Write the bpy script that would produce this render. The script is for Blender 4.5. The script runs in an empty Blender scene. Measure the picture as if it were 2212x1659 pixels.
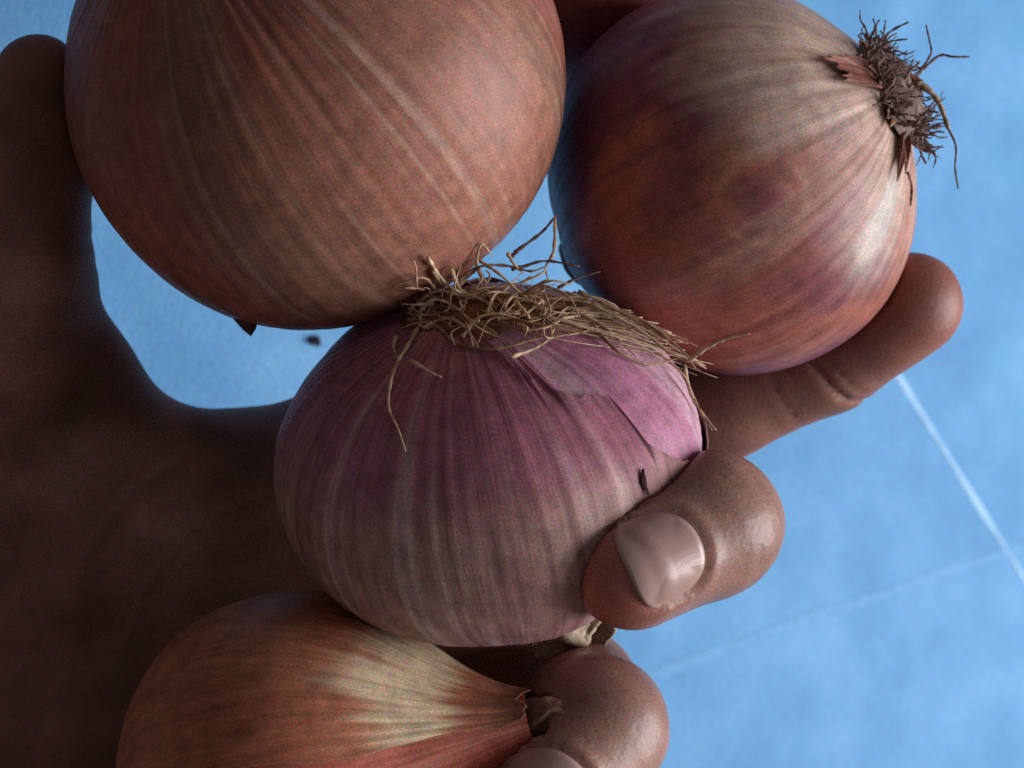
import bpy, math, random
import numpy as np
from mathutils import Vector, Matrix

random.seed(7); rng = np.random.default_rng(7)
sc = bpy.context.scene
S = 0.01                                # everything below is measured in centimetres
PI = math.pi

# ------------------------------------------------------------------ camera
CAM_H = 22.0                            # camera height above the middle of the held onions (cm)
FRAME_W = 12.0                          # width of the field there (cm)
cam = bpy.data.cameras.new('camera'); cam_ob = bpy.data.objects.new('camera', cam)
sc.collection.objects.link(cam_ob); sc.camera = cam_ob
cam.sensor_fit = 'HORIZONTAL'; cam.sensor_width = 36.0
cam.lens = 36.0 * CAM_H / FRAME_W
cam.clip_start = 0.005; cam.clip_end = 50
cam_ob.location = (0, 0, CAM_H * S)
cam.dof.use_dof = True
cam.dof.focus_distance = (CAM_H - 1.4) * S
cam.dof.aperture_fstop = 40.0

# ------------------------------------------------------------------ light: one broad window to the right, dim room
w = bpy.data.worlds.new('World'); sc.world = w; w.use_nodes = True
w.node_tree.nodes['Background'].inputs[0].default_value = (1.0, 0.88, 0.92, 1)
w.node_tree.nodes['Background'].inputs[1].default_value = 0.108
wl = bpy.data.lights.new('window_light', 'AREA'); wl.shape = 'RECTANGLE'; wl.size = 0.55; wl.size_y = 0.7
wl.energy = 12.5; wl.color = (0.97, 0.96, 1.0)
wo = bpy.data.objects.new('window_light', wl); sc.collection.objects.link(wo)
wo.location = (0.88, -0.10, 0.07)
wo.rotation_euler = (Vector((0, 0, 0)) - wo.location).to_track_quat('-Z', 'Y').to_euler()

sc.view_settings.view_transform = 'Standard'; sc.view_settings.look = 'None'
sc.view_settings.exposure = 0.0; sc.view_settings.gamma = 1.0
sc.view_settings.use_curve_mapping = False
sc.cycles.use_denoising = False
sc.cycles.max_bounces = 6; sc.cycles.diffuse_bounces = 3; sc.cycles.glossy_bounces = 2

# ------------------------------------------------------------------ helpers
K = FRAME_W / 2212.0
def P(px, py, z):
    """a point at height z, laid out on a 2212 x 1659 sketch sheet of the place"""
    f = (CAM_H - z) / CAM_H * K
    return np.array([(px - 1106) * f, (829.5 - py) * f, z])
def unit(v):
    v = np.asarray(v, float); return v / np.linalg.norm(v)

def link(name, verts, faces, mat, parent=None, smooth=True, cols=None, uvs=None):
    me = bpy.data.meshes.new(name)
    if isinstance(faces, np.ndarray) and faces.shape[1] == 4:
        nv, nf = len(verts), len(faces)
        me.vertices.add(nv); me.vertices.foreach_set('co', (np.asarray(verts) * S).astype(np.float32).ravel())
        me.loops.add(nf * 4); me.loops.foreach_set('vertex_index', faces.astype(np.int32).ravel())
        me.polygons.add(nf); me.polygons.foreach_set('loop_start', np.arange(nf, dtype=np.int32) * 4)
        me.update(calc_edges=True)
    else:
        me.from_pydata((np.asarray(verts) * S).tolist(), [], [list(map(int, f)) for f in faces])
    if smooth: me.polygons.foreach_set('use_smooth', np.ones(len(me.polygons), bool))
    if cols is not None:
        a = me.color_attributes.new('tint', 'FLOAT_COLOR', 'POINT')
        c4 = np.ones((len(verts), 4), np.float32); c4[:, :cols.shape[1]] = np.clip(cols, 0, 1)
        a.data.foreach_set('color', c4.ravel())
    if uvs is not None:                     # (longitude as cos/sin, latitude) for skin fibres
        a = me.attributes.new('fibre', 'FLOAT_VECTOR', 'POINT')
        a.data.foreach_set('vector', np.asarray(uvs, np.float32).ravel())
    me.update()
    o = bpy.data.objects.new(name, me); sc.collection.objects.link(o)
    me.materials.append(mat)
    if parent: o.parent = parent
    return o
def empty(name, loc):
    o = bpy.data.objects.new(name, None); sc.collection.objects.link(o)
    o.empty_display_size = 0.01
    return o
def tag(o, label, cat=None, group=None, kind=None):
    o['label'] = label
    if cat: o['category'] = cat
    if group: o['group'] = group
    if kind: o['kind'] = kind
    return o

def vnoise(p, seed=0):
    """value noise, p (N,3) -> 0..1"""
    p = np.asarray(p, float); i = np.floor(p).astype(np.int64); f = p - i
    f = f * f * (3 - 2 * f)
    def h(x, y, z):
        n = (x * 374761393 + y * 668265263 + z * 2147483647 + seed * 974711) & 0xffffffff
        n = ((n ^ (n >> 13)) * 1274126177) & 0xffffffff
        n = (n ^ (n >> 16)) & 0xffffffff
        return n / 4294967295.0
    r = 0
    for dx in (0, 1):
        for dy in (0, 1):
            for dz in (0, 1):
                wgt = (f[:, 0] if dx else 1 - f[:, 0]) * (f[:, 1] if dy else 1 - f[:, 1]) * (f[:, 2] if dz else 1 - f[:, 2])
                r = r + wgt * h(i[:, 0] + dx, i[:, 1] + dy, i[:, 2] + dz)
    return r
def fbm(p, seed=0, oct=4):
    a, s, t = 0.5, 0, 0
    for k in range(oct):
        s = s + a * vnoise(np.asarray(p) * 2 ** k, seed + k); t += a; a *= 0.5
    return s / t
def sstep(a, b, x):
    t = np.clip((x - a) / (b - a), 0, 1); return t * t * (3 - 2 * t)
def mixc(a, b, t):
    return np.asarray(a) * (1 - t[:, None]) + np.asarray(b) * t[:, None]

# ------------------------------------------------------------------ materials
def new_mat(name):
    m = bpy.data.materials.new(name); m.use_nodes = True
    nt = m.node_tree; b = nt.nodes['Principled BSDF']
    return m, nt, b
def N(nt, t, **kw):
    n = nt.nodes.new(t)
    for k, v in kw.items():
        if hasattr(n, k): setattr(n, k, v)
    return n
def ramp(nt, stops):
    r = nt.nodes.new('ShaderNodeValToRGB'); e = r.color_ramp.elements
    e[0].position, e[0].color = stops[0][0], (*stops[0][1], 1)
    e[1].position, e[1].color = stops[-1][0], (*stops[-1][1], 1)
    for p, c in stops[1:-1]:
        x = e.new(p); x.color = (*c, 1)
    return r

def speckle(nt, tc, col_socket, amt, scale=5200):
    """fine colour grain imitating sensor noise, multiplied onto a colour"""
    L = nt.links.new
    n = N(nt, 'ShaderNodeTexNoise'); n.inputs['Scale'].default_value = scale; n.inputs['Detail'].default_value = 1.5; n.inputs['Roughness'].default_value = 0.7
    L(tc.outputs['Object'], n.inputs['Vector'])
    mr = N(nt, 'ShaderNodeVectorMath', operation='MULTIPLY_ADD')
    L(n.outputs['Color'], mr.inputs[0]); mr.inputs[1].default_value = (amt * 2,) * 3; mr.inputs[2].default_value = (1 - amt,) * 3
    mu = N(nt, 'ShaderNodeVectorMath', operation='MULTIPLY')
    L(col_socket, mu.inputs[0]); L(mr.outputs['Vector'], mu.inputs[1])
    return mu.outputs['Vector']

def onion_skin(name, rough=0.40, fibre=0.11, bump=0.15):
    m, nt, b = new_mat(name); L = nt.links.new
    tint = N(nt, 'ShaderNodeAttribute'); tint.attribute_name = 'tint'
    fib = N(nt, 'ShaderNodeAttribute'); fib.attribute_name = 'fibre'
    n1 = N(nt, 'ShaderNodeTexNoise'); n1.inputs['Scale'].default_value = 26; n1.inputs['Detail'].default_value = 4
    L(fib.outputs['Vector'], n1.inputs['Vector'])
    n2 = N(nt, 'ShaderNodeTexNoise'); n2.inputs['Scale'].default_value = 420; n2.inputs['Detail'].default_value = 3
    tc = N(nt, 'ShaderNodeTexCoord'); L(tc.outputs['Object'], n2.inputs['Vector'])
    r1 = ramp(nt, [(0.25, (1 - fibre * 1.7,) * 3), (0.5, (1, 1, 1)), (0.75, (1 + fibre * 1.4,) * 3)])
    L(n1.outputs['Fac'], r1.inputs['Fac'])
    r2 = ramp(nt, [(0.3, (0.80, 0.80, 0.80)), (0.7, (1.18, 1.18, 1.18))]); L(n2.outputs['Fac'], r2.inputs['Fac'])
    mu = N(nt, 'ShaderNodeMix', data_type='RGBA', blend_type='MULTIPLY'); mu.inputs['Factor'].default_value = 1
    L(tint.outputs['Color'], mu.inputs['A']); L(r1.outputs['Color'], mu.inputs['B'])
    mu2 = N(nt, 'ShaderNodeMix', data_type='RGBA', blend_type='MULTIPLY'); mu2.inputs['Factor'].default_value = 1
    L(mu.outputs['Result'], mu2.inputs['A']); L(r2.outputs['Color'], mu2.inputs['B'])
    L(speckle(nt, tc, mu2.outputs['Result'], 1.15), b.inputs['Base Color'])
    rr = N(nt, 'ShaderNodeMapRange'); rr.inputs['To Min'].default_value = rough - 0.08; rr.inputs['To Max'].default_value = rough + 0.14
    L(n1.outputs['Fac'], rr.inputs['Value']); L(rr.outputs['Result'], b.inputs['Roughness'])
    bm1 = N(nt, 'ShaderNodeBump'); bm1.inputs['Strength'].default_value = bump; bm1.inputs['Distance'].default_value = 0.0004
    L(n1.outputs['Fac'], bm1.inputs['Height'])
    bm2 = N(nt, 'ShaderNodeBump'); bm2.inputs['Strength'].default_value = 0.25; bm2.inputs['Distance'].default_value = 0.00012
    L(n2.outputs['Fac'], bm2.inputs['Height']); L(bm1.outputs['Normal'], bm2.inputs['Normal'])
    L(bm2.outputs['Normal'], b.inputs['Normal'])
    b.inputs['Specular IOR Level'].default_value = 0.20
    return m

def skin_mat():
    m, nt, b = new_mat('brown_skin'); L = nt.links.new
    tint = N(nt, 'ShaderNodeAttribute'); tint.attribute_name = 'tint'
    tc = N(nt, 'ShaderNodeTexCoord')
    n1 = N(nt, 'ShaderNodeTexNoise'); n1.inputs['Scale'].default_value = 130; n1.inputs['Detail'].default_value = 5
    v = N(nt, 'ShaderNodeTexVoronoi'); v.inputs['Scale'].default_value = 1500
    n3 = N(nt, 'ShaderNodeTexNoise'); n3.inputs['Scale'].default_value = 700; n3.inputs['Detail'].default_value = 3
    for x in (n1, v, n3): L(tc.outputs['Object'], x.inputs['Vector'])
    r1 = ramp(nt, [(0.3, (0.76, 0.72, 0.70)), (0.7, (1.2, 1.18, 1.15))]); L(n1.outputs['Fac'], r1.inputs['Fac'])
    mu = N(nt, 'ShaderNodeMix', data_type='RGBA', blend_type='MULTIPLY'); mu.inputs['Factor'].default_value = 1
    L(tint.outputs['Color'], mu.inputs['A']); L(r1.outputs['Color'], mu.inputs['B'])
    L(speckle(nt, tc, mu.outputs['Result'], 1.1), b.inputs['Base Color'])
    L(tint.outputs['Alpha'], b.inputs['Roughness']); b.inputs['Specular IOR Level'].default_value = 0.34
    b.inputs['Subsurface Weight'].default_value = 0.25; b.inputs['Subsurface Radius'].default_value = (0.0045, 0.0013, 0.0007); b.inputs['Subsurface Scale'].default_value = 1.0
    b1 = N(nt, 'ShaderNodeBump'); b1.inputs['Strength'].default_value = 0.2; b1.inputs['Distance'].default_value = 0.00012
    L(v.outputs['Distance'], b1.inputs['Height'])
    b2 = N(nt, 'ShaderNodeBump'); b2.inputs['Strength'].default_value = 0.13; b2.inputs['Distance'].default_value = 0.0003
    L(n3.outputs['Fac'], b2.inputs['Height']); L(b1.outputs['Normal'], b2.inputs['Normal'])
    L(b2.outputs['Normal'], b.inputs['Normal'])
    return m

def plain(name, col, rough=0.6, nscale=600, var=0.3, bump=0.3, dist=0.0002):
    m, nt, b = new_mat(name); L = nt.links.new
    tc = N(nt, 'ShaderNodeTexCoord'); n1 = N(nt, 'ShaderNodeTexNoise')
    n1.inputs['Scale'].default_value = nscale; n1.inputs['Detail'].default_value = 4
    L(tc.outputs['Object'], n1.inputs['Vector'])
    c = np.array(col)
    r = ramp(nt, [(0.3, tuple(c * (1 - var))), (0.7, tuple(np.clip(c * (1 + var), 0, 1)))])
    L(n1.outputs['Fac'], r.inputs['Fac']); L(r.outputs['Color'], b.inputs['Base Color'])
    b.inputs['Roughness'].default_value = rough
    bm = N(nt, 'ShaderNodeBump'); bm.inputs['Strength'].default_value = bump; bm.inputs['Distance'].default_value = dist
    L(n1.outputs['Fac'], bm.inputs['Height']); L(bm.outputs['Normal'], b.inputs['Normal'])
    return m

def cloth_mat():
    m, nt, b = new_mat('blue_sheet'); L = nt.links.new
    tc = N(nt, 'ShaderNodeTexCoord')
    n1 = N(nt, 'ShaderNodeTexNoise'); n1.inputs['Scale'].default_value = 45; n1.inputs['Detail'].default_value = 6
    n2 = N(nt, 'ShaderNodeTexNoise'); n2.inputs['Scale'].default_value = 900; n2.inputs['Detail'].default_value = 2
    L(tc.outputs['Object'], n1.inputs['Vector']); L(tc.outputs['Object'], n2.inputs['Vector'])
    r = ramp(nt, [(0.3, (0.068, 0.255, 0.50)), (0.5, (0.092, 0.305, 0.57)), (0.7, (0.13, 0.355, 0.63))])
    L(n1.outputs['Fac'], r.inputs['Fac'])
    r2 = ramp(nt, [(0.3, (0.9, 0.93, 0.96)), (0.7, (1.08, 1.06, 1.03))]); L(n2.outputs['Fac'], r2.inputs['Fac'])
    mu = N(nt, 'ShaderNodeMix', data_type='RGBA', blend_type='MULTIPLY'); mu.inputs['Factor'].default_value = 1
    L(r.outputs['Color'], mu.inputs['A']); L(r2.outputs['Color'], mu.inputs['B'])
    L(speckle(nt, tc, mu.outputs['Result'], 0.8, 3800), b.inputs['Base Color'])
    b.inputs['Roughness'].default_value = 0.7
    bm = N(nt, 'ShaderNodeBump'); bm.inputs['Strength'].default_value = 0.4; bm.inputs['Distance'].default_value = 0.0004
    L(n2.outputs['Fac'], bm.inputs['Height']); L(bm.outputs['Normal'], b.inputs['Normal'])
    return m

M_SKIN = skin_mat()
M_ONION = onion_skin('onion_skin')
M_PAPER = onion_skin('papery_outer_skin', rough=0.46, fibre=0.15, bump=0.25)
M_ROOT = plain('dry_root', (0.60, 0.43, 0.27), 0.75, 900, 0.35)
M_ROOT2 = plain('brown_root', (0.33, 0.20, 0.115), 0.8, 900, 0.45)
M_ROOTD = plain('dark_root', (0.17, 0.10, 0.08), 0.8, 900, 0.45)
M_PLATE = plain('root_plate', (0.20, 0.075, 0.035), 0.85, 900, 0.5, 0.8, 0.0006)
M_CLOTH = cloth_mat()
M_CREASE = plain('worn_white_crease', (0.32, 0.56, 0.80), 0.65, 400, 0.12)
M_CREASE2 = plain('faint_crease', (0.097, 0.311, 0.577), 0.65, 300, 0.12)
M_CRUMB = plain('brown_skin_crumb', (0.07, 0.03, 0.025), 0.7, 900, 0.4)
M_NECKB = plain('brown_neck', (0.22, 0.12, 0.075), 0.75, 700, 0.45, 0.6, 0.0005)
M_SPLIT = plain('dark_red_split', (0.045, 0.010, 0.012), 0.95, 900, 0.4)
M_NECK = plain('dry_neck', (0.36, 0.28, 0.19), 0.8, 700, 0.4, 0.6, 0.0005)

def nail_mat():
    m, nt, b = new_mat('fingernail'); L = nt.links.new
    tint = N(nt, 'ShaderNodeAttribute'); tint.attribute_name = 'tint'
    L(tint.outputs['Color'], b.inputs['Base Color'])
    fib = N(nt, 'ShaderNodeAttribute'); fib.attribute_name = 'fibre'
    n1 = N(nt, 'ShaderNodeTexNoise'); n1.inputs['Scale'].default_value = 9; n1.inputs['Detail'].default_value = 3
    L(fib.outputs['Vector'], n1.inputs['Vector'])
    bm = N(nt, 'ShaderNodeBump'); bm.inputs['Strength'].default_value = 0.10; bm.inputs['Distance'].default_value = 0.0003
    L(n1.outputs['Fac'], bm.inputs['Height']); L(bm.outputs['Normal'], b.inputs['Normal'])
    b.inputs['Roughness'].default_value = 0.27
    return m
M_NAIL = nail_mat()

# ------------------------------------------------------------------ the surface behind: a blue sheet with fold creases
TZ = -15.0
TILT = 0.80                               # the sheet slopes, facing the window
def sheet_z(x, y):
    return TZ - TILT * x + 0.4 * (fbm(np.stack([x * 0.12 + 7, y * 0.12 + 7, x * 0 + 7], 1), 3, 3) - 0.5)
def on_sheet(px, py):
    o = np.array([0, 0, CAM_H]); d = P(px, py, 0) - o; t = 1.0
    for _ in range(40):
        p = o + d * t; t += (p[2] - sheet_z(p[None, 0], p[None, 1])[0]) / CAM_H * 0.7
    return o + d * t
def build_sheet():
    n = 120
    X, Y = np.meshgrid(np.linspace(-15, 34, n), np.linspace(-26, 26, n), indexing='ij')
    p = np.stack([X.ravel(), Y.ravel(), np.zeros(n * n)], 1)
    p[:, 2] = sheet_z(p[:, 0], p[:, 1])
    f = [(i * n + j, (i + 1) * n + j, (i + 1) * n + j + 1, i * n + j + 1) for i in range(n - 1) for j in range(n - 1)]
    o = link('table_cover', p, np.array(f), M_CLOTH)
    o['kind'] = 'structure'
    tag(o, 'pale blue sheet with a white fold crease under the hand')
    nrm = unit((TILT, 0, 1))
    def crease(a, b, wd, h, mat=M_CREASE):
        a = on_sheet(*a); b = on_sheet(*b); d = unit(b - a); sd = np.cross(nrm, d)
        m = 160; prof = [(-1, -0.3), (-0.5, 0.45), (0, 1), (0.5, 0.45), (1, -0.3)]
        V = []
        for k in range(m):
            t = k / (m - 1); c = a + (b - a) * t
            wob = 0.10 * math.sin(t * 5 + 1)
            wv = wd * (0.6 + 0.8 * fbm(np.array([[t * 22, 1, 2]]), 4, 2)[0])
            for u, hh in prof:
                q = c + sd * (wob + u * wv)
                q[2] = sheet_z(q[None, 0], q[None, 1])[0] + 0.02 + hh * h
                V.append(q)
        F = [(k * 5 + j, (k + 1) * 5 + j, (k + 1) * 5 + j + 1, k * 5 + j + 1) for k in range(m - 1) for j in range(4)]
        return link('crease', V, F, mat, o)
    crease((1700, 455), (2420, 1555), 0.085, 0.03)
    crease((1330, 1500), (2500, 1060), 0.13, 0.015, M_CREASE2)
    return o
build_sheet()

# ------------------------------------------------------------------ onions
def catmull(pts, n):
    pts = np.asarray(pts, float); k = len(pts)
    q = np.vstack([2 * pts[0] - pts[1], pts, 2 * pts[-1] - pts[-2]])
    t = np.linspace(0, k - 1 - 1e-9, n); i = t.astype(int); f = (t - i)[:, None]
    a, b, c, d = q[i], q[i + 1], q[i + 2], q[i + 3]
    return 0.5 * (2 * b + (c - a) * f + (2 * a - 5 * b + 4 * c - d) * f ** 2 + (3 * b - a - 3 * c + d) * f ** 3)

class Onion:
    def __init__(s, center, root_dir, R, prof, seed, up=(0.3, 0.2, 1)):
        s.c = np.asarray(center, float); s.R = R; s.seed = seed; s.ribk = 0.0010
        z = -unit(root_dir); x = unit(np.cross(up, z)); y = np.cross(z, x)
        s.M = np.stack([x, y, z], 1)                # local -> world; local -z is the root end
        s.prof = catmull(prof, 320)
        s.t = np.linspace(0, 1, 320)
        r = np.random.default_rng(seed)
        s.lob = [(k, r.uniform(0.3, 1.0) * a, r.uniform(0, 6.28)) for k, a in ((2, .012), (3, .012), (5, .008), (7, .006))]
        s.rib = [(int(k), r.uniform(0, 6.28), r.uniform(.4, 1), r.uniform(-1.2, 1.2)) for k in r.integers(18, 85, 26)]
        body = s.prof
        pol = np.arctan2(body[:, 1], -body[:, 0]); rad = np.hypot(body[:, 0], body[:, 1])
        o = np.argsort(pol); s.pol, s.rad, s.polt = pol[o], rad[o], s.t[o]
    def local(s, p): return (np.asarray(p) - s.c) @ s.M / s.R
    def sdf(s, p):
        q = s.local(p); d = np.linalg.norm(q, axis=1)
        ph = np.arctan2(np.hypot(q[:, 0], q[:, 1]), -q[:, 2])
        rad = np.interp(ph, s.pol, s.rad); lon = np.arctan2(q[:, 1], q[:, 0]); env = np.clip(rad * np.sin(ph) / 0.5, 0, 1)
        for k, a, p_ in s.lob: rad = rad + a * np.cos(k * lon + p_ + 0.6 * rad * -np.cos(ph)) * env
        return (d - rad) * s.R * 0.92
    def lont(s, p):
        q = s.local(np.atleast_2d(p))
        ph = np.arctan2(np.hypot(q[:, 0], q[:, 1]), -q[:, 2])
        return np.arctan2(q[:, 1], q[:, 0]), np.interp(ph, s.pol, s.polt)
    def hit(s, px, py):
        """the point of the onion's upper side over a place on the sketch sheet, or None"""
        o = np.array([0, 0, CAM_H]); d = unit(P(px, py, 0) - o); t = CAM_H - 6
        for _ in range(90):
            p = o + d * t; v = s.sdf(p[None])[0]
            if v < 0.004: return p
            t += v * 0.7
            if t > CAM_H + 6: return None
        return None
    def surf(s, lon, t, off=0.0, ribs=1.0):
        lon = np.asarray(lon, float); t = np.asarray(t, float)
        z = np.interp(t, s.t, s.prof[:, 0]); r = np.interp(t, s.t, s.prof[:, 1])
        dz = np.gradient(s.prof[:, 0]); dr = np.gradient(s.prof[:, 1]); ln = np.hypot(dz, dr) + 1e-9
        nr = np.interp(t, s.t, dz / ln); nz = np.interp(t, s.t, -dr / ln)
        env = np.clip(r / 0.5, 0, 1)
        d = np.zeros_like(lon)
        for k, a, p in s.lob: d += a * np.cos(k * lon + p + 0.6 * z) * env
        rb = np.zeros_like(lon)
        for k, p, a, w_ in s.rib: rb += a * np.cos(k * lon + p + w_ * z)
        d += ribs * s.ribk * rb * env * (0.45 + 0.9 * sstep(0.55, 1.0, np.abs(z)))
        d += ribs * 0.010 * (fbm(np.stack([np.cos(lon) * 1.7, np.sin(lon) * 1.7, z * 1.5], -1).reshape(-1, 3) + s.seed, s.seed, 3).reshape(lon.shape) - 0.5) * env
        d += off / s.R
        rr = r + nr * d
        q = np.stack([np.cos(lon) * rr, np.sin(lon) * rr, z + nz * d], -1) * s.R
        return q @ s.M.T + s.c
    def fibre(s, lon, t):
        z = np.interp(t, s.t, s.prof[:, 0])
        return np.stack([np.cos(lon), np.sin(lon), z * 0.10 + s.seed], -1)
    def grid(s, lons, ts, off=0.0):
        LO, T = np.meshgrid(lons, ts, indexing='ij')
        return LO, T
    def bulb(s, colour, parent, name='bulb', nl=420, nt=300, tmax=1.0, mat=None):
        lon = np.linspace(-PI, PI, nl, endpoint=False); t = np.linspace(0.0, tmax, nt)
        LO, T = np.meshgrid(lon, t, indexing='ij')
        V = s.surf(LO, T).reshape(-1, 3)
        idx = np.arange(nl * nt).reshape(nl, nt); j = np.roll(idx, -1, 0)
        F = np.stack([idx[:, :-1], j[:, :-1], j[:, 1:], idx[:, 1:]], -1).reshape(-1, 4)
        lo, tt = LO.ravel(), T.ravel()
        return link(name, V, F, mat or M_ONION, parent, cols=colour(s, lo, tt, V), uvs=s.fibre(lo, tt))
    def sheet(s, lon0, lon1, e0, e1, colour, parent, name, nl=200, nt=70, off=0.03, lift0=0.05, lift1=0.0, falloff=0.06, close=False, thick=0.018, curl=0.0, mat=None, wav=0.012, side=0.0):
        """a papery layer between the edges e0(lon) and e1(lon)"""
        lon = np.linspace(lon0, lon1, nl, endpoint=not close)
        a = np.array([e0(x) for x in lon]); b = np.array([e1(x) for x in lon])
        u = np.linspace(0, 1, nt) ** 1.5
        T = a[:, None] + (b - a)[:, None] * u[None]; LO = np.repeat(lon[:, None], nt, 1)
        if not close: LO = LO + side * (fbm(np.stack([T.ravel() * 9, T.ravel() * 0, T.ravel() * 0 + s.seed], 1), 8, 3).reshape(T.shape) - 0.5)
        O = off + lift0 * np.exp(-(T - a[:, None]) / falloff) + lift1 * np.exp(-(b[:, None] - T) / falloff)
        O = O + wav * (fbm(np.stack([LO.ravel() * 6, T.ravel() * 9, np.full(LO.size, s.seed)], 1), 5, 3).reshape(LO.shape) - 0.5)
        if not close:
            sd = np.minimum(lon - lon0, lon1 - lon) / (lon1 - lon0)
            O = O + curl * np.exp(-sd / 0.06)[:, None]
        V = s.surf(LO, T, O).reshape(-1, 3)
        idx = np.arange(nl * nt).reshape(nl, nt); j = np.roll(idx, -1, 0)
        if not close: idx2, j2 = idx[:-1], j[:-1]
        else: idx2, j2 = idx, j
        F = np.stack([idx2[:, :-1], j2[:, :-1], j2[:, 1:], idx2[:, 1:]], -1).reshape(-1, 4)
        lo, tt = LO.ravel(), T.ravel()
        o = link(name, V, F, mat or M_PAPER, parent, cols=colour(s, lo, tt, V), uvs=s.fibre(lo, tt))
        md = o.modifiers.new('thickness', 'SOLIDIFY'); md.thickness = thick * S; md.offset = 1
        return o

def tube(name, pts, r0, r1, mat, parent, seg=6, n=None, rough=0.15):
    pts = np.asarray(pts, float); n = n or max(8, len(pts) * 5)
    c = catmull(pts, n); V = []; up = np.array([0.3, 0.5, 0.8])
    for i in range(n):
        d = unit(c[min(i + 1, n - 1)] - c[max(i - 1, 0)] + 1e-9)
        x = unit(np.cross(d, up)); y = np.cross(d, x)
        r = (r0 + (r1 - r0) * (i / (n - 1))) * (1 + rough * math.sin(i * 1.9 + pts[0][0] * 9) + rough * random.uniform(-1, 1))
        for k in range(seg):
            a = 2 * PI * k / seg; V.append(c[i] + (x * math.cos(a) + y * math.sin(a)) * r)
    F = [(i * seg + k, i * seg + (k + 1) % seg, (i + 1) * seg + (k + 1) % seg, (i + 1) * seg + k) for i in range(n - 1) for k in range(seg)]
    F.append(tuple(range(seg))[::-1]); F.append(tuple((n - 1) * seg + k for k in range(seg)))
    if parent is None and name is None: return V, F
    return link(name, V, F, mat, parent)

def joined(name, parts, mat, parent):
    V, F, b = [], [], 0
    for v, f in parts:
        V += list(v); F += [tuple(i + b for i in q) for q in f]; b = len(V)
    return link(name, V, F, mat, parent)

# shapes, as (height, radius) from the root plate to the neck
PROF_ROUND = [(-.845, .0), (-.85, .07), (-.85, .13), (-.835, .22), (-.78, .40), (-.62, .69), (-.34, .925), (0, 1), (.34, .935), (.62, .72), (.80, .46), (.92, .26), (1.04, .155), (1.18, .115), (1.3, .10)]
PROF_FLAT = [(-.77, .0), (-.775, .08), (-.775, .15), (-.76, .25), (-.70, .45), (-.55, .73), (-.29, .94), (0, 1), (.29, .94), (.53, .75), (.68, .50), (.78, .30), (.88, .19), (1.0, .14), (1.12, .13)]
PROF_GLOBE = [(-.925, .0), (-.93, .07), (-.93, .13), (-.91, .22), (-.84, .44), (-.66, .735), (-.36, .935), (0, 1), (.36, .94), (.66, .745), (.84, .50), (.95, .29), (1.05, .16), (1.15, .115), (1.25, .10)]
PROF_BLUNT = [(-.885, .0), (-.89, .07), (-.89, .13), (-.87, .22), (-.81, .42), (-.64, .71), (-.35, .93), (0, 1), (.35, .935), (.64, .74), (.80, .52), (.88, .34), (.92, .22), (.955, .15), (.99, .12)]
PROF_LONG = [(-.88, .0), (-.885, .07), (-.88, .13), (-.86, .22), (-.79, .42), (-.60, .72), (-.32, .935), (0, 1), (.34, .95), (.64, .77), (.86, .54), (1.03, .375), (1.19, .255), (1.33, .175), (1.46, .14)]

A = Onion(P(684, 178, 0.2), (0.44, -0.56, -0.70), 2.88, PROF_GLOBE, 11)
B = Onion(P(1586, 386, -1.6), (0.80, 0.40, 0.36), 2.47, PROF_BLUNT, 23)
C = Onion(P(1057, 992, 0.0), (-0.16, 0.85, 0.46), 2.48, PROF_FLAT, 37)
A.ribk = 0.00045; B.ribk = 0.0007; A.lob = [(k, a * 0.8, p) for k, a, p in A.lob]
D = Onion(P(640, 1690, -0.2), (-0.91, -0.29, -0.30), 2.22, PROF_LONG, 41)

E = Onion(P(1222, -95, -3.5), (-0.5, 0.6, 0.4), 1.86, PROF_GLOBE, 53)
D.ribk = 0.0005

def noise_on(s, lon, t, fl, ft, seed, oct=3):
    z = np.interp(t, s.t, s.prof[:, 0])
    return fbm(np.stack([np.cos(lon) * fl, np.sin(lon) * fl, z * ft + seed], 1), seed, oct)

def near_lon(s, lon, px, py):
    l0 = s.lont(s.hit(px, py))[0][0]; return np.abs((lon - l0 + PI) % (2 * PI) - PI)
def col_A(s, lon, t, V):
    st = noise_on(s, lon, t, 4.5, 0.5, 1); pt = noise_on(s, lon, t, 1.3, 1.2, 2); fine = noise_on(s, lon, t, 20, 0.30, 3); w_ = noise_on(s, lon, t, 1.6, 1.0, 16)
    dl = near_lon(s, lon, 900, 260); vein = noise_on(s, lon, t, 34, 0.25, 34)
    c = mixc((0.26, 0.088, 0.060), (0.38, 0.130, 0.082), sstep(.35, .65, pt))
    c = mixc(c, np.array([0.20, 0.105, 0.068]), 0.75 * sstep(0.35, 0.1, np.abs(dl - 0.75)) * sstep(.3, .55, w_))   # olive brown band
    k = sstep(1.15, 0.5, dl)                               # the worn side with clear veins
    c = mixc(c, np.array([0.34, 0.185, 0.13]), 0.45 * k * sstep(.35, .6, w_))
    c = mixc(c, np.array([0.56, 0.39, 0.30]), 0.5 * sstep(.53, .68, vein) * sstep(.36, .6, st) * k)
    c = mixc(c, np.array([0.17, 0.075, 0.055]), 0.55 * sstep(.54, .68, 1 - fine) * sstep(.38, .6, st) * k)
    return c
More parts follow.
